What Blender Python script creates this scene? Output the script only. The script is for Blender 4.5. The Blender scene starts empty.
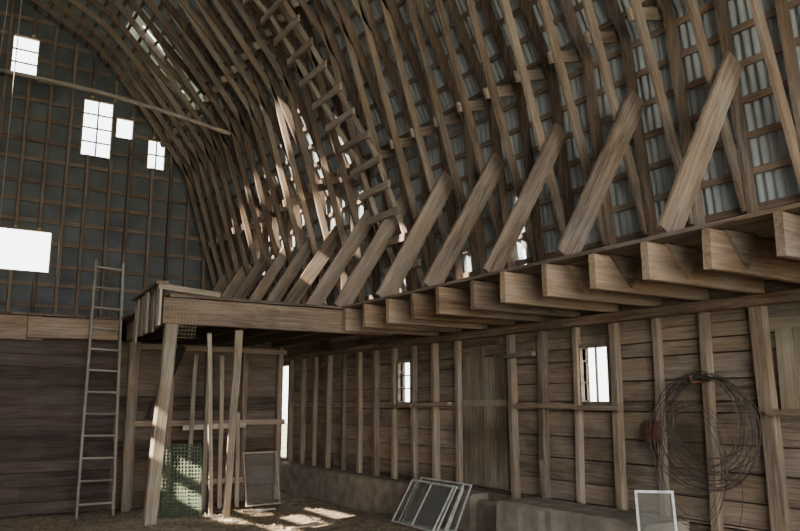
import bpy, math, random
from mathutils import Vector, Matrix, noise
random.seed(7)
S=1.12
H=1.44
COL=bpy.context.scene.collection
def V(*a): return Vector(a)
# ------------------------------------------------------------ materials
def newmat(name):
    m=bpy.data.materials.new(name); m.use_nodes=True
    nt=m.node_tree; nt.nodes.clear()
    out=nt.nodes.new('ShaderNodeOutputMaterial'); b=nt.nodes.new('ShaderNodeBsdfPrincipled')
    nt.links.new(b.outputs[0],out.inputs[0])
    return m,nt,b
def wood(name,dark,light,axis=0,rough=.85,mott=1.0,stain=None,vary=.5):
    m,nt,b=newmat(name); N=nt.nodes; L=nt.links
    tc=N.new('ShaderNodeTexCoord')
    oi=N.new('ShaderNodeObjectInfo')
    at=N.new('ShaderNodeAttribute'); at.attribute_name='bv'
    add=N.new('ShaderNodeMath'); add.operation='ADD'
    L.new(oi.outputs['Random'],add.inputs[0]); L.new(at.outputs['Fac'],add.inputs[1])
    fr=N.new('ShaderNodeMath'); fr.operation='FRACT'; L.new(add.outputs[0],fr.inputs[0])
    off=N.new('ShaderNodeVectorMath'); off.operation='SCALE'; off.inputs[0].default_value=(17,31,23)
    L.new(add.outputs[0],off.inputs['Scale'])
    mp=N.new('ShaderNodeVectorMath'); mp.operation='ADD'
    L.new(tc.outputs['Object'],mp.inputs[0]); L.new(off.outputs[0],mp.inputs[1])
    sc=[38,38,38]; sc[axis]=1.6
    mul=N.new('ShaderNodeVectorMath'); mul.operation='MULTIPLY'; mul.inputs[1].default_value=sc
    L.new(mp.outputs[0],mul.inputs[0])
    n1=N.new('ShaderNodeTexNoise'); n1.inputs['Scale'].default_value=1; n1.inputs['Detail'].default_value=8; n1.inputs['Roughness'].default_value=.7; n1.inputs['Distortion'].default_value=.8
    L.new(mul.outputs[0],n1.inputs['Vector'])
    sc2=[6,6,6]; sc2[axis]=1.6
    mul2=N.new('ShaderNodeVectorMath'); mul2.operation='MULTIPLY'; mul2.inputs[1].default_value=sc2
    L.new(mp.outputs[0],mul2.inputs[0])
    n2=N.new('ShaderNodeTexNoise'); n2.inputs['Scale'].default_value=1; n2.inputs['Detail'].default_value=6; n2.inputs['Roughness'].default_value=.6
    L.new(mul2.outputs[0],n2.inputs['Vector'])
    mx=N.new('ShaderNodeMath'); mx.operation='MULTIPLY_ADD'; mx.inputs[1].default_value=1.6
    L.new(n1.outputs['Fac'],mx.inputs[0])
    m3=N.new('ShaderNodeMath'); m3.operation='MULTIPLY'; m3.inputs[1].default_value=1.0*mott
    L.new(n2.outputs['Fac'],m3.inputs[0]); L.new(m3.outputs[0],mx.inputs[2])
    m4=N.new('ShaderNodeMath'); m4.operation='MULTIPLY_ADD'; m4.inputs[1].default_value=vary
    L.new(fr.outputs[0],m4.inputs[0]); L.new(mx.outputs[0],m4.inputs[2])
    mr=N.new('ShaderNodeMapRange'); mr.inputs['From Min'].default_value=1.1; mr.inputs['From Max'].default_value=2.0
    L.new(m4.outputs[0],mr.inputs['Value'])
    mc=N.new('ShaderNodeMixRGB'); mc.inputs[1].default_value=(*dark,1); mc.inputs[2].default_value=(*light,1)
    L.new(mr.outputs[0],mc.inputs[0])
    last=mc.outputs[0]
    n4=N.new('ShaderNodeTexNoise'); n4.inputs['Scale'].default_value=1.7; n4.inputs['Detail'].default_value=4
    L.new(mp.outputs[0],n4.inputs['Vector'])
    r4=N.new('ShaderNodeMapRange'); r4.inputs['From Min'].default_value=.38; r4.inputs['From Max'].default_value=.68; r4.inputs['To Max'].default_value=.7
    L.new(n4.outputs['Fac'],r4.inputs['Value'])
    hs=N.new('ShaderNodeHueSaturation'); hs.inputs['Saturation'].default_value=.45; hs.inputs['Value'].default_value=.97
    L.new(last,hs.inputs['Color'])
    m6=N.new('ShaderNodeMixRGB'); L.new(r4.outputs[0],m6.inputs[0]); L.new(last,m6.inputs[1]); L.new(hs.outputs[0],m6.inputs[2]); last=m6.outputs[0]
    if stain:
        for si,(stc,lo_,hi_,scl) in enumerate(stain):
            n3=N.new('ShaderNodeTexNoise'); n3.inputs['Scale'].default_value=scl; n3.inputs['Detail'].default_value=6
            ofs=N.new('ShaderNodeVectorMath'); ofs.operation='ADD'; ofs.inputs[1].default_value=(si*5.3,si*3.1,si*9)
            L.new(tc.outputs['Object'],ofs.inputs[0]); L.new(ofs.outputs[0],n3.inputs['Vector'])
            r3=N.new('ShaderNodeMapRange'); r3.inputs['From Min'].default_value=lo_; r3.inputs['From Max'].default_value=hi_; r3.inputs['To Max'].default_value=.75
            L.new(n3.outputs['Fac'],r3.inputs['Value'])
            m5=N.new('ShaderNodeMixRGB'); m5.inputs[2].default_value=(*stc,1)
            L.new(r3.outputs[0],m5.inputs[0]); L.new(last,m5.inputs[1]); last=m5.outputs[0]
    L.new(last,b.inputs['Base Color']); b.inputs['Roughness'].default_value=rough
    b.inputs['Specular IOR Level'].default_value=.2
    bp=N.new('ShaderNodeBump'); bp.inputs['Strength'].default_value=.6; bp.inputs['Distance'].default_value=.012
    L.new(n1.outputs['Fac'],bp.inputs['Height']); L.new(bp.outputs[0],b.inputs['Normal'])
    return m
def speck(name,c1,c2,scale=6,rough=.9,metal=0,detail=6,bump=.3,lo=.35,hi=.65):
    m,nt,b=newmat(name); N=nt.nodes; L=nt.links
    tc=N.new('ShaderNodeTexCoord'); n=N.new('ShaderNodeTexNoise'); n.inputs['Scale'].default_value=scale; n.inputs['Detail'].default_value=detail
    L.new(tc.outputs['Object'],n.inputs['Vector'])
    r=N.new('ShaderNodeMapRange'); r.inputs['From Min'].default_value=lo; r.inputs['From Max'].default_value=hi
    L.new(n.outputs['Fac'],r.inputs['Value'])
    mc=N.new('ShaderNodeMixRGB'); mc.inputs[1].default_value=(*c1,1); mc.inputs[2].default_value=(*c2,1)
    L.new(r.outputs[0],mc.inputs[0]); L.new(mc.outputs[0],b.inputs['Base Color'])
    b.inputs['Roughness'].default_value=rough; b.inputs['Metallic'].default_value=metal
    if bump:
        bp=N.new('ShaderNodeBump'); bp.inputs['Strength'].default_value=bump; bp.inputs['Distance'].default_value=.03
        L.new(n.outputs['Fac'],bp.inputs['Height']); L.new(bp.outputs[0],b.inputs['Normal'])
    return m
M_raft=wood('rafter_wood',(.09,.06,.041),(.39,.29,.20),mott=.8)
M_raftz=wood('rafter_curve_wood',(.065,.043,.03),(.31,.225,.155),axis=2,mott=.8)
M_brace=wood('brace_wood',(.105,.073,.051),(.42,.325,.235))
M_joist=wood('joist_wood',(.085,.053,.033),(.38,.265,.175))
M_post=wood('post_wood',(.08,.055,.038),(.35,.265,.187))
M_pale=wood('pale_wood',(.18,.137,.095),(.54,.445,.34))
M_grey=wood('grey_wood',(.14,.115,.09),(.36,.315,.265))
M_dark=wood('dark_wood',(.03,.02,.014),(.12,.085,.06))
ST=[((.052,.039,.028),.53,.72,1.3),((.13,.135,.08),.60,.74,.9)]
M_wallR=wood('wall_board_wood',(.07,.05,.035),(.35,.262,.187),axis=1,stain=ST,vary=.5)
M_wallX=wood('partition_wood',(.035,.024,.016),(.19,.135,.093),axis=0)  # base colour darkened to deepen the shadow under the loft
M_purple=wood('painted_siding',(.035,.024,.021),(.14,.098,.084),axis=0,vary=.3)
M_deckX=wood('deck_wood',(.06,.04,.026),(.24,.165,.11),axis=1)
M_door=wood('door_wood',(.08,.062,.042),(.33,.265,.18),axis=2,stain=ST)
M_purl=wood('purlin_wood',(.09,.06,.042),(.33,.24,.17))
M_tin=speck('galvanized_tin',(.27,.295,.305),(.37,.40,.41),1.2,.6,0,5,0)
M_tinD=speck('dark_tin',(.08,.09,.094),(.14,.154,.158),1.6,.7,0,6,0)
M_conc=speck('concrete',(.16,.138,.11),(.27,.235,.19),5,.95,0,6,.15)
M_floor=speck('dirt_straw_floor',(.12,.088,.06),(.42,.33,.235),9,.97,0,12,.8,.3,.7)
M_straw=wood('straw',(.28,.21,.12),(.6,.48,.3))
M_wire=speck('rusty_wire',(.045,.037,.032),(.13,.105,.09),30,.6,.5,3,0)
M_alu=speck('weathered_aluminium',(.36,.36,.345),(.6,.6,.575),14,.55,.2,3,0)
M_green=speck('green_plastic',(.07,.10,.065),(.14,.18,.12),9,.75,0,3,0)
M_rust=speck('rusty_iron',(.08,.035,.025),(.17,.06,.04),25,.8,.3,4,.2)
M_rope=speck('rope',(.2,.17,.13),(.35,.3,.22),40,.9,0,2,0)
M_net,nt,b=newmat('insect_screen')
b.inputs['Base Color'].default_value=(.19,.19,.17,1); b.inputs['Roughness'].default_value=.8
tc=nt.nodes.new('ShaderNodeTexCoord'); n=nt.nodes.new('ShaderNodeTexNoise'); n.inputs['Scale'].default_value=1.5
nt.links.new(tc.outputs['Object'],n.inputs['Vector'])
mr=nt.nodes.new('ShaderNodeMapRange'); mr.inputs['To Min'].default_value=.25; mr.inputs['To Max'].default_value=.5
nt.links.new(n.outputs['Fac'],mr.inputs['Value']); nt.links.new(mr.outputs[0],b.inputs['Alpha'])
M_fib=bpy.data.materials.new('translucent_fibreglass'); M_fib.use_nodes=True; nt=M_fib.node_tree; nt.nodes.clear()
o_=nt.nodes.new('ShaderNodeOutputMaterial'); t1=nt.nodes.new('ShaderNodeBsdfTranslucent'); t2=nt.nodes.new('ShaderNodeBsdfDiffuse'); mx=nt.nodes.new('ShaderNodeMixShader')
t2.inputs[0].default_value=(.4,.38,.3,1); mx.inputs[0].default_value=.6
n=nt.nodes.new('ShaderNodeTexNoise'); n.inputs['Scale'].default_value=1.5; n.inputs['Detail'].default_value=3
cr=nt.nodes.new('ShaderNodeMapRange'); cr.inputs['From Min'].default_value=.35; cr.inputs['From Max'].default_value=.65
mc=nt.nodes.new('ShaderNodeMixRGB'); mc.inputs[1].default_value=(.035,.038,.027,1); mc.inputs[2].default_value=(.13,.145,.10,1)
tc=nt.nodes.new('ShaderNodeTexCoord'); nt.links.new(tc.outputs['Object'],n.inputs['Vector'])
nt.links.new(n.outputs['Fac'],cr.inputs['Value']); nt.links.new(cr.outputs[0],mc.inputs[0]); nt.links.new(mc.outputs[0],t1.inputs[0])
nt.links.new(t2.outputs[0],mx.inputs[1]); nt.links.new(t1.outputs[0],mx.inputs[2]); nt.links.new(mx.outputs[0],o_.inputs[0])
# ------------------------------------------------------------ helpers
def tag(o,label=None,category=None,group=None,kind=None):
    if label: o['label']=label
    if category: o['category']=category
    if group: o['group']=group
    if kind: o['kind']=kind
    return o
def mkobj(name,verts,faces,mat,matrix=None,parent=None,bv=None,**k):
    me=bpy.data.meshes.new(name); me.from_pydata(verts,[],faces); me.update()
    if mat: me.materials.append(mat)
    if bv is not None:
        a=me.attributes.new('bv','FLOAT','FACE'); a.data.foreach_set('value',bv)
    o=bpy.data.objects.new(name,me); COL.objects.link(o)
    if matrix is not None: o.matrix_basis=matrix
    if parent is not None:
        o.parent=parent; o.matrix_parent_inverse=parent.matrix_basis.inverted()
    tag(o,**k); return o
def empty(name,p,**k):
    o=bpy.data.objects.new(name,None); COL.objects.link(o); o.empty_display_size=.1
    o.matrix_basis=Matrix.Translation(V(*p)*S); tag(o,**k); return o
def frame(p0,p1,wdir):
    ex=(p1-p0).normalized(); wd=V(*wdir); ey=(wd-ex*wd.dot(ex)).normalized(); ez=ex.cross(ey)
    m=Matrix((ex,ey,ez)).transposed().to_4x4(); m.translation=(p0+p1)/2*S
    return m
def board(name,p0,p1,w,t,wdir=(0,0,1),mat=None,warp=.006,seg=None,w2=None,**k):
    p0=V(*p0);p1=V(*p1); L=(p1-p0).length*S; m=frame(p0,p1,wdir)
    w*=S;t*=S; w2=w if w2 is None else w2*S
    if seg is None: seg=max(1,min(12,int(L/.5)))
    vs=[];fs=[]
    for i in range(seg+1):
        f=i/seg; x=-L/2+L*f; ww=w+(w2-w)*f
        dy=random.uniform(-1,1)*warp; dz=random.uniform(-1,1)*warp; e=.12*min(ww,t)
        hw=ww/2; ht=t/2
        for (a,c) in ((-hw,-ht+e),(-hw+e,-ht),(hw-e,-ht),(hw,-ht+e),(hw,ht-e),(hw-e,ht),(-hw+e,ht),(-hw,ht-e)):
            vs.append((x+random.uniform(-1,1)*(.004 if i in(0,seg) else 0),a+dy,c+dz))
    for i in range(seg):
        for j in range(8):
            a=i*8+j;b2=i*8+(j+1)%8
            fs.append((a,b2,b2+8,a+8))
    fs.append(tuple(range(7,-1,-1))); fs.append(tuple(seg*8+j for j in range(8)))
    return mkobj(name,vs,fs,mat,m,**k)
def boxes(name,lst,mat,**k):
    vs=[];fs=[];bv=[]
    for q in lst:
        x0,y0,z0,x1,y1,z1=[c*S for c in q]; n=len(vs)
        vs+=[(x0,y0,z0),(x1,y0,z0),(x1,y1,z0),(x0,y1,z0),(x0,y0,z1),(x1,y0,z1),(x1,y1,z1),(x0,y1,z1)]
        fs+=[(n,n+3,n+2,n+1),(n+4,n+5,n+6,n+7),(n,n+1,n+5,n+4),(n+1,n+2,n+6,n+5),(n+2,n+3,n+7,n+6),(n+3,n,n+4,n+7)]
        r=random.random(); bv+=[r]*6
    return mkobj(name,vs,fs,mat,bv=bv,**k)
def plank_wall(name,plane,pos,thick,u0,u1,z0,z1,row,holes,mat,maxlen=5,topf=None,jit=.012,gap=.004,**k):
    zs=[z0]; z=z0
    while z<z1-.05:
        z=min(z1,z+row*random.uniform(.8,1.2)); zs.append(z)
    for h in holes: zs+= [h[2],h[3]]
    zs=sorted(set(round(q,3) for q in zs if z0<=q<=z1)); L=[]
    for a,b2 in zip(zs[:-1],zs[1:]):
        mid=(a+b2)/2; iv=[(u0,u1)]
        if topf:
            w=topf(mid)
            if w<=.05: continue
            iv=[(max(u0,-w),min(u1,w))]
        for h in holes:
            if h[2]<mid<h[3]:
                nv=[]
                for (p,q) in iv:
                    if h[1]<=p or h[0]>=q: nv.append((p,q)); continue
                    if h[0]>p: nv.append((p,h[0]))
                    if h[1]<q: nv.append((h[1],q))
                iv=nv
        for (p,q) in iv:
            c=p
            while c<q-.001:
                e=min(q,c+maxlen*random.uniform(.6,1.1))
                if q-e<.3: e=q
                j=random.uniform(0,jit)
                if plane=='x': L.append((pos-j,c,a+gap,pos+thick,e,b2-gap))
                else: L.append((c,pos-j,a+gap,e,pos+thick,b2-gap))
                c=e
    return boxes(name,L,mat,**k)
# ------------------------------------------------------------ roof profile (four straight pitches)
KN=[(5.75,2.5),(5.46,4.9),(4.30,7.2),(2.55,8.96),(0,10.35)]
ND=9
PS=[]
for i in range(len(KN)-1):
    for j in range(ND):
        t=j/ND; PS.append((KN[i][0]+(KN[i+1][0]-KN[i][0])*t, KN[i][1]+(KN[i+1][1]-KN[i][1])*t))
PS.append(KN[-1])
def nrm(i):
    a=PS[max(0,i-1)];b2=PS[min(len(PS)-1,i+1)]; dx=b2[0]-a[0];dz=b2[1]-a[1]; l=math.hypot(dx,dz)
    return (-dz/l,dx/l)
def prof_z(z):
    for i in range(len(PS)-1):
        if PS[i][1]<=z<=PS[i+1][1]:
            f=(z-PS[i][1])/(PS[i+1][1]-PS[i][1]); return PS[i][0]+f*(PS[i+1][0]-PS[i][0]),i
    return (PS[0][0],0) if z<PS[0][1] else (0,len(PS)-1)
def off(z,d):
    x,i=prof_z(z); n=nrm(i); return (x+n[0]*d, z+n[1]*d)
Y0=-5.0; Y1=16.5
def roof(name,side,holes,label,only=None,mat=None,push=0):
    pitch=.08; N=int((Y1-Y0)/pitch)*4
    R=[]
    for i in range(len(PS)-1):
        for j in range(2):
            t=j/2; n=nrm(i); R.append((PS[i][0]+(PS[i+1][0]-PS[i][0])*t,PS[i][1]+(PS[i+1][1]-PS[i][1])*t,n))
    R.append((PS[-1][0],PS[-1][1],nrm(len(PS)-1)))
    vs=[];fs=[]; used={}
    def vid(i,j):
        if (i,j) in used: return used[(i,j)]
        y=Y0+(Y1-Y0)*i/N; c=math.cos(i*math.pi/2)*.019+push; x,z,n=R[j]
        used[(i,j)]=len(vs); vs.append((side*(x-n[0]*c)*S,y*S,(z-n[1]*c)*S)); return used[(i,j)]
    for i in range(N):
        y=Y0+(Y1-Y0)*(i+.5)/N
        if only and not (only[0]-.05<y<only[1]+.05): continue
        for j in range(len(R)-1):
            z=(R[j][1]+R[j+1][1])/2
            if only and not(only[2]-.1<z<only[3]+.1): continue
            if any(h[0]<y<h[1] and h[2]<z<h[3] for h in holes): continue
            fs.append((vid(i,j),vid(i,j+1),vid(i+1,j+1),vid(i+1,j)))
    o=mkobj(name,vs,fs,mat or M_tin,kind='structure',label=label)
    for p in o.data.polygons: p.use_smooth=True
    return o
SKY=(13.5,14.8,7.2,8.8)
RH=[(8.95,9.2,4.2,4.36),(6.34,6.40,2.9,3.15),SKY]
roof('ceiling',1,RH,'corrugated galvanized roof sheathing with gaps')
roof('window_8',1,[(13.9,13.98,8.1,8.6),(14.4,14.44,7.6,7.9)],'dirty greenish translucent corrugated skylight strip in roof',only=SKY,mat=M_fib,push=.012)
rr=random.Random(21)
LH=[(4.6,4.72,8.45,8.9),  # openings placed out of view to throw sun streaks on floor and framing
    (6.2,7.0,5.42,5.56),(7.2,8.3,5.30,5.44),(6.6,7.6,5.68,5.82),(7.8,8.5,5.55,5.69),(6.9,7.9,5.88,6.0)]
y=5.6
while y<13.0:           # slits lighting the far braces
    LH.append((y,y+.10,8.3,8.3+rr.uniform(.25,.45))); y+=rr.uniform(.5,.95)
y=8.3
while y<13.0:           # slits lighting the far rafters
    a=rr.uniform(8.75,9.3)
    LH.append((y,y+rr.uniform(.07,.14),a,a+rr.uniform(.3,.65)))
    y+=rr.uniform(.22,.42)
roof('ceiling_far',-1,LH,'corrugated roof sheathing with slits added to let sun in')
for sd in (1,-1):
    boxes('trim_%d'%(8+sd),[(min(sd*5.66,sd*5.80),Y0,2.42,max(sd*5.66,sd*5.80),Y1,2.66)],M_dark,kind='structure',label='dark closure strip added to block light at the roof edge')  # strips added to stop sky showing through the roof-to-wall seam
arc=[0]
for i in range(1,len(PS)): arc.append(arc[-1]+math.hypot(PS[i][0]-PS[i-1][0],PS[i][1]-PS[i-1][1]))
tot=arc[-1]; s=.22
while s<tot-.25:
    i=max(0,min(len(PS)-2,next((q for q in range(len(arc)-1) if arc[q]<=s<=arc[q+1]),0)))
    f=(s-arc[i])/(arc[i+1]-arc[i]); x=PS[i][0]+f*(PS[i+1][0]-PS[i][0]); z=PS[i][1]+f*(PS[i+1][1]-PS[i][1]); n=nrm(i)
    tdir=(PS[i+1][0]-PS[i][0],0,PS[i+1][1]-PS[i][1])
    board('purlin',(x+n[0]*.038,.6,z+n[1]*.038),(x+n[0]*.038,Y1-.02,z+n[1]*.038),.06,.024,tdir,M_purl,seg=40,warp=.001,
          label='rough brown board purlin under the tin roof',category='roof board',group='roof purlins')
    s+=.30
# ------------------------------------------------------------ trusses
def ribbon(name,pts,yc,w,th,mat,base,parent=None,**k):
    vs=[];fs=[];m=len(pts)
    for i,(x,z) in enumerate(pts):
        a=pts[max(0,i-1)];c=pts[min(m-1,i+1)]; dx=c[0]-a[0];dz=c[1]-a[1];l=math.hypot(dx,dz); nx_,nz_=-dz/l,dx/l
        for d,sg in ((-w/2,-1),(w/2,-1),(w/2,1),(-w/2,1)):
            vs.append(((x+nx_*d-base.x)*S,(yc+sg*th/2-base.y)*S,(z+nz_*d-base.z)*S))
    for a in range(m-1):
        for j in range(4):
            p=a*4+j;q=a*4+(j+1)%4; fs.append((p,q,q+4,p+4))
    fs.append((3,2,1,0)); e=(m-1)*4; fs.append((e,e+1,e+2,e+3))
    return mkobj(name,vs,fs,mat,Matrix.Translation(base*S),parent=parent,**k)
ys=[]; y=1.48
while y<16.4:
    ys.append(y); y+=.5
for k,y in enumerate(ys):
    base=V(5.6,y,2.5)
    pr=[(PS[k2*ND][0]+nrm(k2*ND)[0]*.108,PS[k2*ND][1]+nrm(k2*ND)[1]*.108) for k2 in range(len(KN))]
    r=ribbon('rafter',pr,y,.115,.042,M_raftz,base,label='weathered timber rafter in straight pitches with strut boards',category='rafter',group='roof rafters')
    j=lambda a=.01: random.uniform(-a,a)
    for (za,zb,sg) in ((3.0,6.75,1),(6.35,8.35,1)):
        a=off(za+j(),.12); b2=off(zb+j(),.12)
        board('strut_board',(a[0],y+.045*sg,a[1]),(b2[0],y+.045*sg,b2[1]),.10,.04,(1,0,0),M_raft,parent=r,warp=0)
    for zz,ln in ((4.93,.50),(7.22,.40)):
        a=off(zz+j(),.04); n=nrm(prof_z(zz)[1])
        board('cleat',(a[0],y+.084,a[1]+.01),(a[0]+n[0]*ln,y+.084,a[1]+n[1]*ln+.01),.12,.034,(0,0,1),M_brace,parent=r,warp=.001)
# knee braces
yb=3.48
while yb<16.2:
    yy=yb-.055
    x0=4.43+random.uniform(-.03,.03)
    tx,tz=off(4.22+random.uniform(-.06,.06),.12)
    w=.20+random.uniform(-.015,.03)
    board('knee_brace',(x0,yy,2.62),(tx,yy,tz),w,.042,(1,0,0),M_brace,warp=.003,
        label='wide weathered plank knee brace leaning from loft edge to rafter',category='brace',group='loft knee braces')
    yb+=1.0
# ------------------------------------------------------------ loft joists & deck
yj=1.48
while yj<8.0:
    x0=4.22+random.uniform(-.03,.03)
    board('floor_joist',(x0,yj,2.425),(5.6,yj,2.425),.27,.06,(0,0,1),M_joist,warp=.003,
       label='heavy sawn timber joist projecting from the side wall',category='joist',group='loft joists')
    yj+=.5
for (x0,x1) in ((4.24,4.42),(4.43,4.63),(4.64,4.86),(4.87,5.08),(5.09,5.32),(5.33,5.6)):
    c=(x0+x1)/2; board('deck_plank',(c,.9,2.58),(c,8.05,2.58),x1-x0,.03,(1,0,0),M_raft,seg=16,warp=.002,
       label='long plank of the loft walkway deck',category='plank',group='loft deck planks')
board('wall_plate',(5.51,0.5,2.235),(5.51,16.4,2.235),.09,.10,(0,0,1),M_joist,seg=30,warp=.003,label='long timber plate carrying the joists on the side wall',category='beam')
for yy in (2.48,2.98,3.48,3.98,4.48):
    T=[(4.40,2.558),(4.74,2.558),(4.62,2.32)]; vs=[]
    q=random.uniform(-.03,.03)
    for (x,z) in T: vs.append(((x+q)*S,(yy-.028)*S,z*S))
    for (x,z) in T: vs.append(((x+q)*S,(yy-.058)*S,z*S))
    mkobj('gusset_plate',vs,[(0,1,2),(5,4,3),(0,3,4,1),(1,4,5,2),(2,5,3,0)],M_brace,label='triangular wooden gusset nailed on joist side',category='gusset',group='joist gussets')
# ------------------------------------------------------------ right wall
DY=12.62
WH=[(5.10,5.45,1.45,1.98),(8.6,8.9,1.45,1.98),(DY,13.7,.47,2.1)]
plank_wall('wall_right','x',5.62,.05,Y0,Y1,.0,2.6,.25,WH,M_wallR,jit=.022,gap=.006,kind='structure',label='horizontal weathered board side wall')
boxes('wall_right_backing',[(5.675,Y0,0,5.69,5.10,2.6),(5.675,5.45,0,5.69,8.6,2.6),(5.675,8.9,0,5.69,DY,2.6),(5.675,13.7,0,5.69,Y1,2.6),
   (5.675,5.1,0,5.69,5.45,1.45),(5.675,5.1,1.98,5.69,5.45,2.6),(5.675,8.6,0,5.69,8.9,1.45),(5.675,8.6,1.98,5.69,8.9,2.6),(5.675,DY,0,5.69,13.7,.47),(5.675,DY,2.1,5.69,13.7,2.6)],M_dark,kind='structure')  # thin backing added to keep daylight out of the board gaps
yp=.5
while yp<16.3:
    if abs(yp-7.0)>.1 and not (12.7<yp<13.65):
        wide=.13 if abs(yp-3.5)<.1 else random.uniform(.065,.10)
        ln=random.uniform(-.03,.03)
        board('wall_post',(5.575,yp+ln,.3),(5.575,yp,2.19),wide,random.uniform(.06,.09),(0,1,0),M_post,warp=.007,
          label='upright timber stud against the side wall',category='post',group='side wall studs')
    yp+=.5
def window(name,plane,pos,u0,u1,z0,z1,nu,nz,mat=M_post,fw=.035,dep=.08,bar=.008):
    L=[]
    def bx(a,b2,c,d,t=dep):
        if plane=='x': L.append((pos-t/2,a,c,pos+t/2,b2,d))
        else: L.append((a,pos-t/2,c,b2,pos+t/2,d))
    bx(u0-fw,u0,z0-fw,z1+fw);bx(u1,u1+fw,z0-fw,z1+fw);bx(u0,u1,z0-fw,z0);bx(u0,u1,z1,z1+fw)
    for i in range(1,nu):
        c=u0+(u1-u0)*i/nu; bx(c-bar,c+bar,z0,z1,.02)
    for i in range(1,nz):
        c=z0+(z1-z0)*i/nz; bx(u0,u1,c-bar,c+bar,.018)
    return boxes(name,L,mat,kind='structure')
window('window_1','x',5.61,5.10,5.45,1.45,1.98,2,1)
window('window_2','x',5.61,8.6,8.9,1.45,1.98,1,3)
window('door_1','x',5.61,DY,13.7,.47,2.1,1,1)
L=[];c=6.62
while c<7.38:
    L.append((5.585,c,.5,5.605,min(c+.2,7.42),random.uniform(1.95,2.1))); c+=.205
L+= [(5.57,6.6,1.40,5.585,7.42,1.47)]
boxes('door_2',L,M_door,kind='structure',label='faded plank door panel')
L=[];c=2.95
while c<3.38:
    L.append((5.575,c,1.35,5.60,min(c+.14,3.42),2.0)); c+=.146
boxes('trim_1',L,M_door,kind='structure',label='faded board hatch on wall')
for (a,b2,z) in ((5.42,6.35,1.40),(7.6,8.35,1.42),(8.45,9.1,1.40),(4.9,5.5,1.39),(2.6,3.45,1.36),(6.05,6.5,1.95)):
    board('shelf_board',(5.50,a,z),(5.50,b2,z),.045,.06,(0,0,1),M_post,label='short horizontal board fixed across wall studs',category='board',group='wall rail boards')
def conc(name,x0,y0,z0,x1,y1,z1,n=24,**k):
    vs=[];fs=[]
    for i in range(n+1):
        y=y0+(y1-y0)*i/n; r=lambda: random.uniform(-.006,.006)
        for (x,z) in ((x0-.02,z0),(x0,z1-.03),(x0+.03,z1),(x1,z1),(x1,z0)):
            vs.append(((x+r())*S,(y)*S,(z+(r() if z>z0 else 0))*S))
    for i in range(n):
        for j in range(5):
            a=i*5+j;b2=i*5+(j+1)%5; fs.append((a,a+5,b2+5,b2))
    fs.append((0,1,2,3,4)); e=n*5; fs.append((e+4,e+3,e+2,e+1,e))
    return mkobj(name,vs,fs,M_conc,**k)
conc('trim_2',5.34,7.0,-.1,5.61,12.5,.42,kind='structure',label='low worn concrete curb under side wall')
conc('trim_3',5.42,-4.9,-.1,5.61,6.98,.36,kind='structure',label='concrete footing under side wall')
conc('concrete_block',4.86,4.15,-.1,5.40,5.95,.50,label='rough concrete trough block against the side wall',category='concrete block')
# ------------------------------------------------------------ end wall
EW=[(.93,1.40,8.09,8.94),(2.38,2.96,6.62,7.86),(3.06,3.40,7.13,7.57),(3.76,4.12,6.55,7.20),(-.3,1.95,4.03,4.86)]
def topf(z): return 5.85 if z<2.7 else prof_z(z-.04)[0]+.12
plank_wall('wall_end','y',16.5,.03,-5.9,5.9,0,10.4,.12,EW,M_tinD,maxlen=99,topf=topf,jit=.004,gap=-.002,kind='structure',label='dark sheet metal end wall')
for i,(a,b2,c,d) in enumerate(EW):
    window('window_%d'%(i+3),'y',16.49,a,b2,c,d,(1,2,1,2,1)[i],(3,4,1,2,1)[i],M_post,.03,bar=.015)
def spans(lo,hi,cuts):
    iv=[(lo,hi)]
    for (p,q) in cuts:
        nv=[]
        for a,b2 in iv:
            if q<=a or p>=b2: nv.append((a,b2)); continue
            if p>a: nv.append((a,p))
            if q<b2: nv.append((q,b2))
        iv=nv
    return [t for t in iv if t[1]-t[0]>.15]
def prof_x(x):
    x=abs(x)
    for i in range(len(PS)-1):
        if PS[i+1][0]<=x<=PS[i][0]: return PS[i][1]+(PS[i][0]-x)/(PS[i][0]-PS[i+1][0]+1e-9)*(PS[i+1][1]-PS[i][1])
    return 2.5
M_gab=wood('gable_stud_wood',(.07,.05,.036),(.31,.23,.165))
x=-5.2
while x<5.3:
    xj=x+random.uniform(-.03,.03)
    for a,b2 in spans(2.62,prof_x(x)-.18,[(h[2]-.03,h[3]+.03) for h in EW if h[0]-.08<x<h[1]+.08]):
        board('wall_stud',(xj,16.38,a),(xj,16.38,b2),.065,.10,(1,0,0),M_gab,label='upright stud on the gable end wall',category='stud',group='gable wall studs')
    x+=.43
z=2.9
while z<9.9:
    zj=z+random.uniform(-.03,.03); w=prof_z(zj)[0]-.18
    for a,b2 in spans(-w,w,[(h[0]-.03,h[1]+.03) for h in EW if h[2]-.08<z<h[3]+.08]):
        board('wall_girt',(a,16.46,zj),(b2,16.46,zj),.085,.03,(0,0,1),M_gab,warp=.003,label='horizontal girt board across the gable end wall',category='girt',group='gable wall girts')
    z+=.43
# ------------------------------------------------------------ granary front wall
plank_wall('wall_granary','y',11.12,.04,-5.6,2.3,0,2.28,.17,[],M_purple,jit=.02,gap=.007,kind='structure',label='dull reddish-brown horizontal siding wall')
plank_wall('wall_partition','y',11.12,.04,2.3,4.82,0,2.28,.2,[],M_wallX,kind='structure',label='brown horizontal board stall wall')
plank_wall('wall_passage','x',4.80,.03,11.16,16.45,0,2.28,.2,[],M_wallR,kind='structure',label='board wall of the side passage')
boxes('wall_granary_backing',[(-5.6,11.165,0,4.8,11.18,2.3)],M_dark,kind='structure')
board('loft_beam',(-5.5,11.05,2.41),(1.3,11.05,2.41),.32,.12,(0,0,1),M_joist,seg=14,label='long heavy timber beam at loft floor edge',category='beam')
board('loft_beam',(1.1,10.94,2.41),(2.28,10.94,2.43),.28,.09,(0,0,1),M_joist,label='short timber lapped over the loft beam',category='beam')
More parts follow.
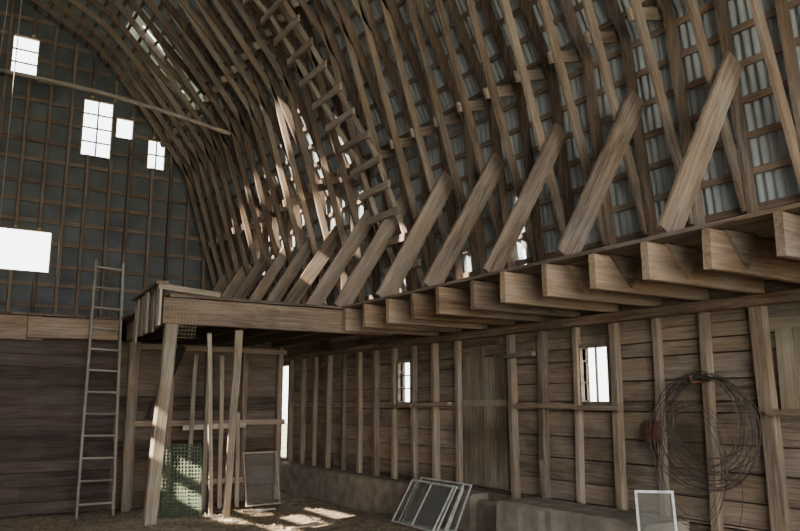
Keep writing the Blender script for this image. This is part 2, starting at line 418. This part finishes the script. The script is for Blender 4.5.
L=[];x=-5.5
while x<5.5:
    L.append((x,11.02,2.585,min(x+.19,5.55),16.44,2.615)); x+=.2
boxes('floor_loft',L,M_deckX,kind='structure',label='plank loft floor')
for xx in (2.55,3.05,3.6,4.15,4.72):
    board('partition_stud',(xx,11.05,0),(xx+random.uniform(-.02,.02),11.05,2.28),.08,.1,(1,0,0),M_raft,label='upright stud on the stall board wall',category='stud',group='stall wall studs')
for z in (2.22,1.15):
    board('partition_rail',(2.45,10.975,z),(4.8,10.975,z),.08,.04,(0,0,1),M_raft,label='horizontal rail across stall wall studs',category='rail',group='stall wall rails')
# ------------------------------------------------------------ platform
board('platform_beam',(2.10,8.10,2.41),(4.95,8.10,2.41),.28,.09,(0,0,1),M_joist,warp=.003,label='wide weathered front beam of the raised platform',category='beam')
board('platform_side_beam',(2.16,8.17,2.41),(2.38,10.86,2.41),.26,.08,(0,0,1),M_joist,warp=.003,label='side beam of the raised platform',category='beam')
x=2.6
while x<5.0:
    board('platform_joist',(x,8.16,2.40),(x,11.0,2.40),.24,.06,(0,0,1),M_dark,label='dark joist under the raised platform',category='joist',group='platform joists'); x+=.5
y=8.05
while y<11.0:
    e=min(y+.2,11.01)
    board('platform_plank',(2.16+.08*(y-8)/2.9,(y+e)/2,2.575),(5.5,(y+e)/2,2.575),e-y-.01,.03,(0,1,0),M_raft,warp=.002,label='plank of the raised platform deck',category='plank',group='platform deck planks'); y+=.21
board('platform_post',(2.12,8.24,0.1),(2.21,8.12,2.27),.13,.11,(1,0,0),M_pale,warp=.006,label='pale squared post leaning slightly under platform corner',category='post')
board('platform_back_post',(2.46,10.85,0),(2.44,10.85,2.27),.11,.1,(1,0,0),M_post,label='upright post at the rear corner of platform',category='post')
g=empty('guard_rail',(2.08,8.6,2.2),label='low rough open-slatted box edge on platform corner',category='railing')
board('top_rail',(2.06,8.0,2.70),(2.17,9.6,2.70),.04,.13,(0,0,1),M_post,parent=g)
board('front_board',(2.03,8.03,2.66),(2.70,8.03,2.605),.06,.03,(0,0,1),M_pale,parent=g)
for i in range(5):
    yy=8.08+i*.35; xx=2.075+.068*(yy-8.1)
    board('slat',(xx-.02,yy,2.20+random.uniform(-.05,.05)),(xx-.02,yy+random.uniform(-.03,.03),2.68),.12,.025,(0,1,0),M_pale if i%2==0 else M_post,parent=g)
# ------------------------------------------------------------ ladders
def ladder(name,b0,b1,t0,t1,n,mat,rw,rt,label,rungw=.04,rungt=.025,wd=(0,1,0),f0=.05,f1=.97):
    e=empty(name,((b0[0]+b1[0])/2,(b0[1]+b1[1])/2,min(b0[2],b1[2])),label=label,category='ladder')
    board('side_rail',b0,t0,rw,rt,wd,mat,parent=e,warp=.002); board('side_rail',b1,t1,rw,rt,wd,mat,parent=e,warp=.002)
    for i in range(n):
        f=f0+(f1-f0)*i/(n-1); p=V(*b0).lerp(V(*t0),f); q=V(*b1).lerp(V(*t1),f)
        board('rung',p,q,rungw,rungt,wd,mat,parent=e,warp=.001)
    return e
ladder('ladder',(1.80,10.50,0),(2.24,10.50,0),(1.87,10.84,3.38),(2.23,10.84,3.36),12,M_grey,.05,.032,'tall thin grey wooden ladder leaning on the loft beam')
la=empty('roof_ladder',(5.2,8.0,2.62),label='wooden ladder of broad plank rungs climbing the sloping rafters',category='ladder')
ch=[(off(2.75,.34),7.80),(off(4.95,.58),8.38),(off(7.2,.58),9.0),(off(8.9,.5),9.5)]
for ((a,ya),(b2,yb2)) in zip(ch[:-1],ch[1:]):
    for dy in (.02,.5): board('side_rail',(a[0],ya+dy,a[1]),(b2[0],yb2+dy,b2[1]),.07,.035,(1,0,0),M_brace,parent=la,warp=0)
acc=0; step=.37; nxt=.15
for ((a,ya),(b2,yb2)) in zip(ch[:-1],ch[1:]):
    l=math.hypot(b2[0]-a[0],b2[1]-a[1])
    while nxt<acc+l:
        f=(nxt-acc)/l; x=a[0]+(b2[0]-a[0])*f-.045; z=a[1]+(b2[1]-a[1])*f-.02; yy=ya+(yb2-ya)*f
        board('rung',(x,yy-.13+random.uniform(-.03,.02),z),(x,yy+.68+random.uniform(-.02,.03),z+random.uniform(-.01,.01)),.10,.035,(0,0,1),M_brace,parent=la,warp=0)
        nxt+=step
    acc+=l
# ------------------------------------------------------------ swept wires
def curve(name,pts,r,mat,cyc=False,parent=None,**k):
    if not isinstance(pts[0][0],(tuple,list,Vector)): pts=[pts]
    vs=[];fs=[]; ns=5
    for P in pts:
        P=[V(*p) for p in P]; m=len(P); base=len(vs)
        for i,p in enumerate(P):
            a=P[(i-1)%m] if (cyc or i>0) else P[0]; c=P[(i+1)%m] if (cyc or i<m-1) else P[-1]
            t=(c-a).normalized(); u=t.cross(V(.31,.17,.93)).normalized(); w_=t.cross(u)
            for q in range(ns):
                an=2*math.pi*q/ns; vs.append(tuple((p+(u*math.cos(an)+w_*math.sin(an))*r)*S))
        for i in range(m if cyc else m-1):
            for q in range(ns):
                a=base+i*ns+q; b2=base+i*ns+(q+1)%ns; i2=(i+1)%m
                fs.append((a,b2,base+i2*ns+(q+1)%ns,base+i2*ns+q))
        if not cyc:
            fs.append(tuple(base+q for q in range(ns-1,-1,-1))); fs.append(tuple(base+(m-1)*ns+q for q in range(ns)))
    o=mkobj(name,vs,fs,mat,parent=parent,**k)
    for p in o.data.polygons: p.use_smooth=True
    return o
P=[]
for i in range(13):
    f=i/12; P.append((.6+(4.4-.6)*f,16.1+(12.9-16.1)*f,7.95+(6.34-7.95)*f+.12*math.sin(f*3.1)))
curve('hay_pole',P,.042,M_pale,label='long thin peeled wooden pole spanning under roof',category='pole')
for (x,y,z1,z0,dx) in ((.62,11.6,9.9,2.62,-.25),(.25,11.3,10.1,2.62,-.1),(.72,11.9,9.8,3.2,.0)):
    curve('hanging_rope',[(x+dx*(1-f/10)*1.0,y,z0+(z1-z0)*f/10) for f in range(11)],.007,M_rope,label='thin rope hanging from the barn ridge',category='rope',group='hanging ropes')
# ------------------------------------------------------------ stall clutter
board('leaning_board',(3.45,9.65,0),(3.03,8.28,2.25),.09,.03,(1,0,0),M_pale,label='long pale board leaning up to the platform beam',category='board')
board('leaning_board',(3.35,9.95,0),(2.75,8.5,2.22),.05,.04,(1,0,0),M_pale,label='narrow pale pole leaning under the platform',category='board')
board('leaning_board',(2.75,10.55,0),(2.95,10.9,1.9),.09,.03,(1,0,0),M_post,label='brown board leaning against the stall wall',category='board')
g=empty('stall_gate',(3.55,10.5,0),label='open wooden stall gate of upright slats',category='gate')
for xx in (3.2,3.42,3.65,3.9): board('upright',(xx,10.5,0.0),(xx+random.uniform(-.05,.05),10.5,2.1 if xx<3.8 else 1.3),.06,.03,(1,0,0),M_pale,parent=g)
for zz in (.35,1.1): board('rail',(3.1,10.53,zz),(4.0,10.53,zz+.02),.07,.03,(0,0,1),M_pale,parent=g)
board('diagonal_board',(2.75,10.93,1.2),(3.15,10.93,2.25),.12,.03,(1,0,0),M_dark,label='dark diagonal board on stall wall',category='board')
def net_panel(name,o,ux,uy,w,h,nx,ny,r,mat,curv=0,**k):
    o=V(*o);ux=V(*ux).normalized();uy=V(*uy).normalized();un=ux.cross(uy); L=[]
    def P(a,b2): return o+ux*(a-w/2)+uy*b2+un*(curv*((2*a/w-1)**2)+.02*math.sin(b2*7))
    for i in range(nx+1): L.append([P(w*i/nx,h*j/8) for j in range(9)])
    for j in range(ny+1): L.append([P(w*i/10,h*j/ny) for i in range(11)])
    return curve(name,L,r,mat,**k)
net_panel('green_fence_net',(2.86,9.6,.02),(.9,-.35,0),(-.02,.1,1),.5,.90,12,21,.0055,M_green,curv=.15,label='muted grey-green garden netting standing on the floor',category='netting')
net_panel('green_fence_net',(2.90,9.74,.02),(.9,-.35,0),(.0,.1,1),.46,.86,11,19,.0055,M_green,curv=.15,label='second layer of green netting behind the first',category='netting')
net_panel('chicken_wire',(2.29,8.0,2.12),(1,0,0),(0,0,1),.28,.42,8,11,.0018,M_rope,label='scrap of chicken wire hanging at platform corner',category='wire mesh')
def screen(base,right,up,w,h,label,bars=1,fm=None):
    base=V(*base); r=V(*right).normalized(); u=V(*up); u=(u-r*u.dot(r)).normalized(); n=r.cross(u)
    m=Matrix((r,u,n)).transposed().to_4x4(); m.translation=base*S
    e=bpy.data.objects.new('window_screen',None); COL.objects.link(e); e.matrix_basis=m; e.empty_display_size=.1
    tag(e,label=label,category='window screen',group='old window screens')
    W=w*S/2;Hh=h*S;f=.018*S;t=.008*S; vs=[];fs=[]
    R=[(-W,0,-W+f,Hh),(W-f,0,W,Hh),(-W+f,0,W-f,f),(-W+f,Hh-f,W-f,Hh)]
    for i in range(bars):
        xx=-W+2*W*(i+1)/(bars+1); R.append((xx-f/3,f,xx+f/3,Hh-f))
    for (a,c,b2,d) in R:
        q=len(vs); vs+=[(a,c,-t),(b2,c,-t),(b2,d,-t),(a,d,-t),(a,c,t),(b2,c,t),(b2,d,t),(a,d,t)]
        fs+=[(q,q+3,q+2,q+1),(q+4,q+5,q+6,q+7),(q,q+1,q+5,q+4),(q+1,q+2,q+6,q+5),(q+2,q+3,q+7,q+6),(q+3,q,q+4,q+7)]
    a=mkobj('screen_frame',vs,fs,fm or M_alu); a.parent=e
    gx=8;gy=8;vs=[];fs=[]
    for i in range(gx+1):
        for j in range(gy+1):
            vs.append((-W+f+(2*W-2*f)*i/gx,f+(Hh-2*f)*j/gy,random.uniform(-.002,.002)))
    for i in range(gx):
        for j in range(gy):
            q=i*(gy+1)+j; fs.append((q,q+1,q+gy+2,q+gy+1))
    c=mkobj('screen_mesh',vs,fs,M_net); c.parent=e
    return e
for i in range(5):
    screen((4.82+.05*i,7.42-.04*i,.06),(0.02*i-.04,-1,.0),(.62-.03*i,.0,1),(.90,.82,.86,.72,.78)[i],(.55,.54,.57,.50,.54)[i],('aluminium window screen leaning outermost on its pile by the curb','metal framed insect screen stacked behind another')[i>0],bars=(1,0,0,0,0)[i])
screen((4.22,10.3,.02),(1,.1,0),(.0,.22,1),.54,.74,'light framed insect screen leaning against stall wall',bars=0,fm=M_pale)
screen((4.76,3.92,.0),(.75,-.66,0),(.15,.2,1),.29,.79,'small metal framed dark mesh screen leaning beside concrete block',bars=0)
def coil(name,cy,cz,r,n,x0,seed,sq=1.0,rad=.0038,label=''):
    q=random.Random(seed); L=[]
    for i in range(n):
        rr=r*q.uniform(.78,1.10); oy=q.uniform(-.06,.06); ph=q.uniform(0,6.28); xx=x0-q.uniform(0,.09); tl=q.uniform(-.05,.05)
        top=cz+r*sq*1.0+q.uniform(-.012,.012)
        P=[]
        for j in range(56):
            a=j/56*2*math.pi; wob=1+.05*math.sin(2*a+ph)+.03*math.sin(3*a-2*ph)+.008*math.sin(7*a-ph)
            P.append((xx+tl*math.cos(a+ph)*.5,cy+oy+rr*wob*math.cos(a),top-rr*sq+rr*sq*wob*math.sin(a)))
        L.append(P)
    return curve(name,L,rad,M_wire,cyc=True,label=label,category='wire coil')
coil('wire_coil',3.90,1.22,.43,14,5.42,5,1.0,label='big coil of dark rusty fence wire hung on wall stud')
coil('wire_coil',4.02,.86,.35,5,5.38,8,1.6,.003,label='loose drooping loops of thin dark wire on wall')
curve('wire_hook',[(5.53,3.96,1.62),(5.42,3.96,1.61),(5.30,3.96,1.60),(5.28,3.96,1.65)],.010,M_rust,label='iron hook holding the wire coil on stud',category='hook')
boxes('rusty_bracket',[(5.46,4.50,1.10,5.53,4.60,1.28),(5.44,4.52,1.23,5.46,4.58,1.27)],M_rust,label='small rusty red iron bracket box on wall stud',category='bracket')
board('loose_plank',(5.36,5.80,.5),(5.5,6.0,.85),.05,.02,(0,1,0),M_post,label='short grey plank leaning on the concrete block',category='board')
# ------------------------------------------------------------ floor
nx=90;nyy=160;vs=[];fs=[]
def fz(x,y):
    z=.035*noise.noise(V(x*.9,y*.9,0))+.02*noise.noise(V(x*3,y*3,2))
    z+=.23*math.exp(-((x-2.2)**2/.9+(y-8.2)**2/.9))+.06*math.exp(-((x-5.0)**2/.8+(y-7.3)**2/.8)); return z-.02
for i in range(nx+1):
    for j in range(nyy+1):
        x=-5.7+11.4*i/nx; y=Y0+(Y1-Y0)*j/nyy; vs.append((x*S,y*S,fz(x,y)*S))
for i in range(nx):
    for j in range(nyy):
        a=i*(nyy+1)+j; fs.append((a,a+nyy+1,a+nyy+2,a+1))
o=mkobj('floor',vs,fs,M_floor,kind='structure',label='uneven dirt floor with straw')
for p in o.data.polygons: p.use_smooth=True
vs=[];fs=[]
for i in range(7000):
    x=random.uniform(1.2,4.75);y=random.uniform(5.0,10.9);a=random.uniform(0,6.28);l=random.uniform(.04,.15);z=fz(x,y)+.006
    dx=math.cos(a)*l;dy=math.sin(a)*l;px=-math.sin(a)*.004;py=math.cos(a)*.004;n=len(vs); dz=random.uniform(0,.03)
    vs+=[((x-px)*S,(y-py)*S,z*S),((x+px)*S,(y+py)*S,z*S),((x+dx+px)*S,(y+dy+py)*S,(z+dz)*S),((x+dx-px)*S,(y+dy-py)*S,(z+dz)*S)]
    fs.append((n,n+1,n+2,n+3))
mkobj('straw_litter',vs,fs,M_straw,label='loose straw scattered over the dirt floor',category='straw',kind='stuff')
for (x,y,a,l) in ((3.9,8.3,.4,.5),(4.4,9.0,1.3,.4),(3.2,9.2,-.6,.35),(4.0,9.9,.1,.45)):
    z=fz(x,y)+.035
    board('floor_scrap',(x-math.cos(a)*l/2,y-math.sin(a)*l/2,z),(x+math.cos(a)*l/2,y+math.sin(a)*l/2,z),.07,.025,(-math.sin(a),math.cos(a),0),M_pale,label='broken board scrap lying on the dirt floor',category='board',group='floor board scraps')
plank_wall('wall_left','x',-5.66,.05,Y0,Y1,0,2.6,.3,[],M_wallR,gap=0,kind='structure',label='horizontal board side wall')
plank_wall('wall_front','y',Y0-.03,.05,-5.7,5.7,0,10.3,.3,[(-3.6,3.6,0,4.6)],M_wallX,gap=0,topf=topf,kind='structure',label='front gable wall with big doorway opening added for fill light')  # unseen wall; its opening is made for the area fill
mkobj('ground',[(-60,-60,-.12),(60,-60,-.12),(60,60,-.12),(-60,60,-.12)],[(0,1,2,3)],speck('dry_grass',(.2,.22,.09),(.38,.36,.2),.8),kind='structure')
# ------------------------------------------------------------ lights
w=bpy.data.worlds.new('World'); bpy.context.scene.world=w; w.use_nodes=True
bg=w.node_tree.nodes['Background']; bg.inputs[0].default_value=(.95,.98,1,1); bg.inputs[1].default_value=7.0
def light(t,name,loc,dirv,**k):
    l=bpy.data.lights.new(name,t)
    for a,b2 in k.items(): setattr(l,a,b2)
    o=bpy.data.objects.new(name,l); COL.objects.link(o); o.location=V(*loc)*S
    o.rotation_euler=V(*dirv).to_track_quat('-Z','Y').to_euler(); return o
light('SUN','sun',(-20,-5,20),(1,.2,-.62),energy=36,angle=.006,color=(1,.85,.68))
light('AREA','front_fill_light',(0,-5.1,2.6),(0.14,1,.24),energy=950,shape='RECTANGLE',size=7.5,size_y=4.6,color=(1,.96,.90))  # unseen area fill added at the front opening to brighten the interior
# ------------------------------------------------------------ camera
cam=bpy.data.cameras.new('camera'); co=bpy.data.objects.new('camera',cam); COL.objects.link(co)
cam.sensor_width=36; cam.lens=750/800*36; cam.clip_end=300
yaw=math.radians(32.2); pitch=math.radians(10.35)
co.location=V(0,0,H)*S
d=V(math.sin(yaw)*math.cos(pitch),math.cos(yaw)*math.cos(pitch),math.sin(pitch))
co.rotation_euler=d.to_track_quat('-Z','Y').to_euler()
bpy.context.scene.camera=co
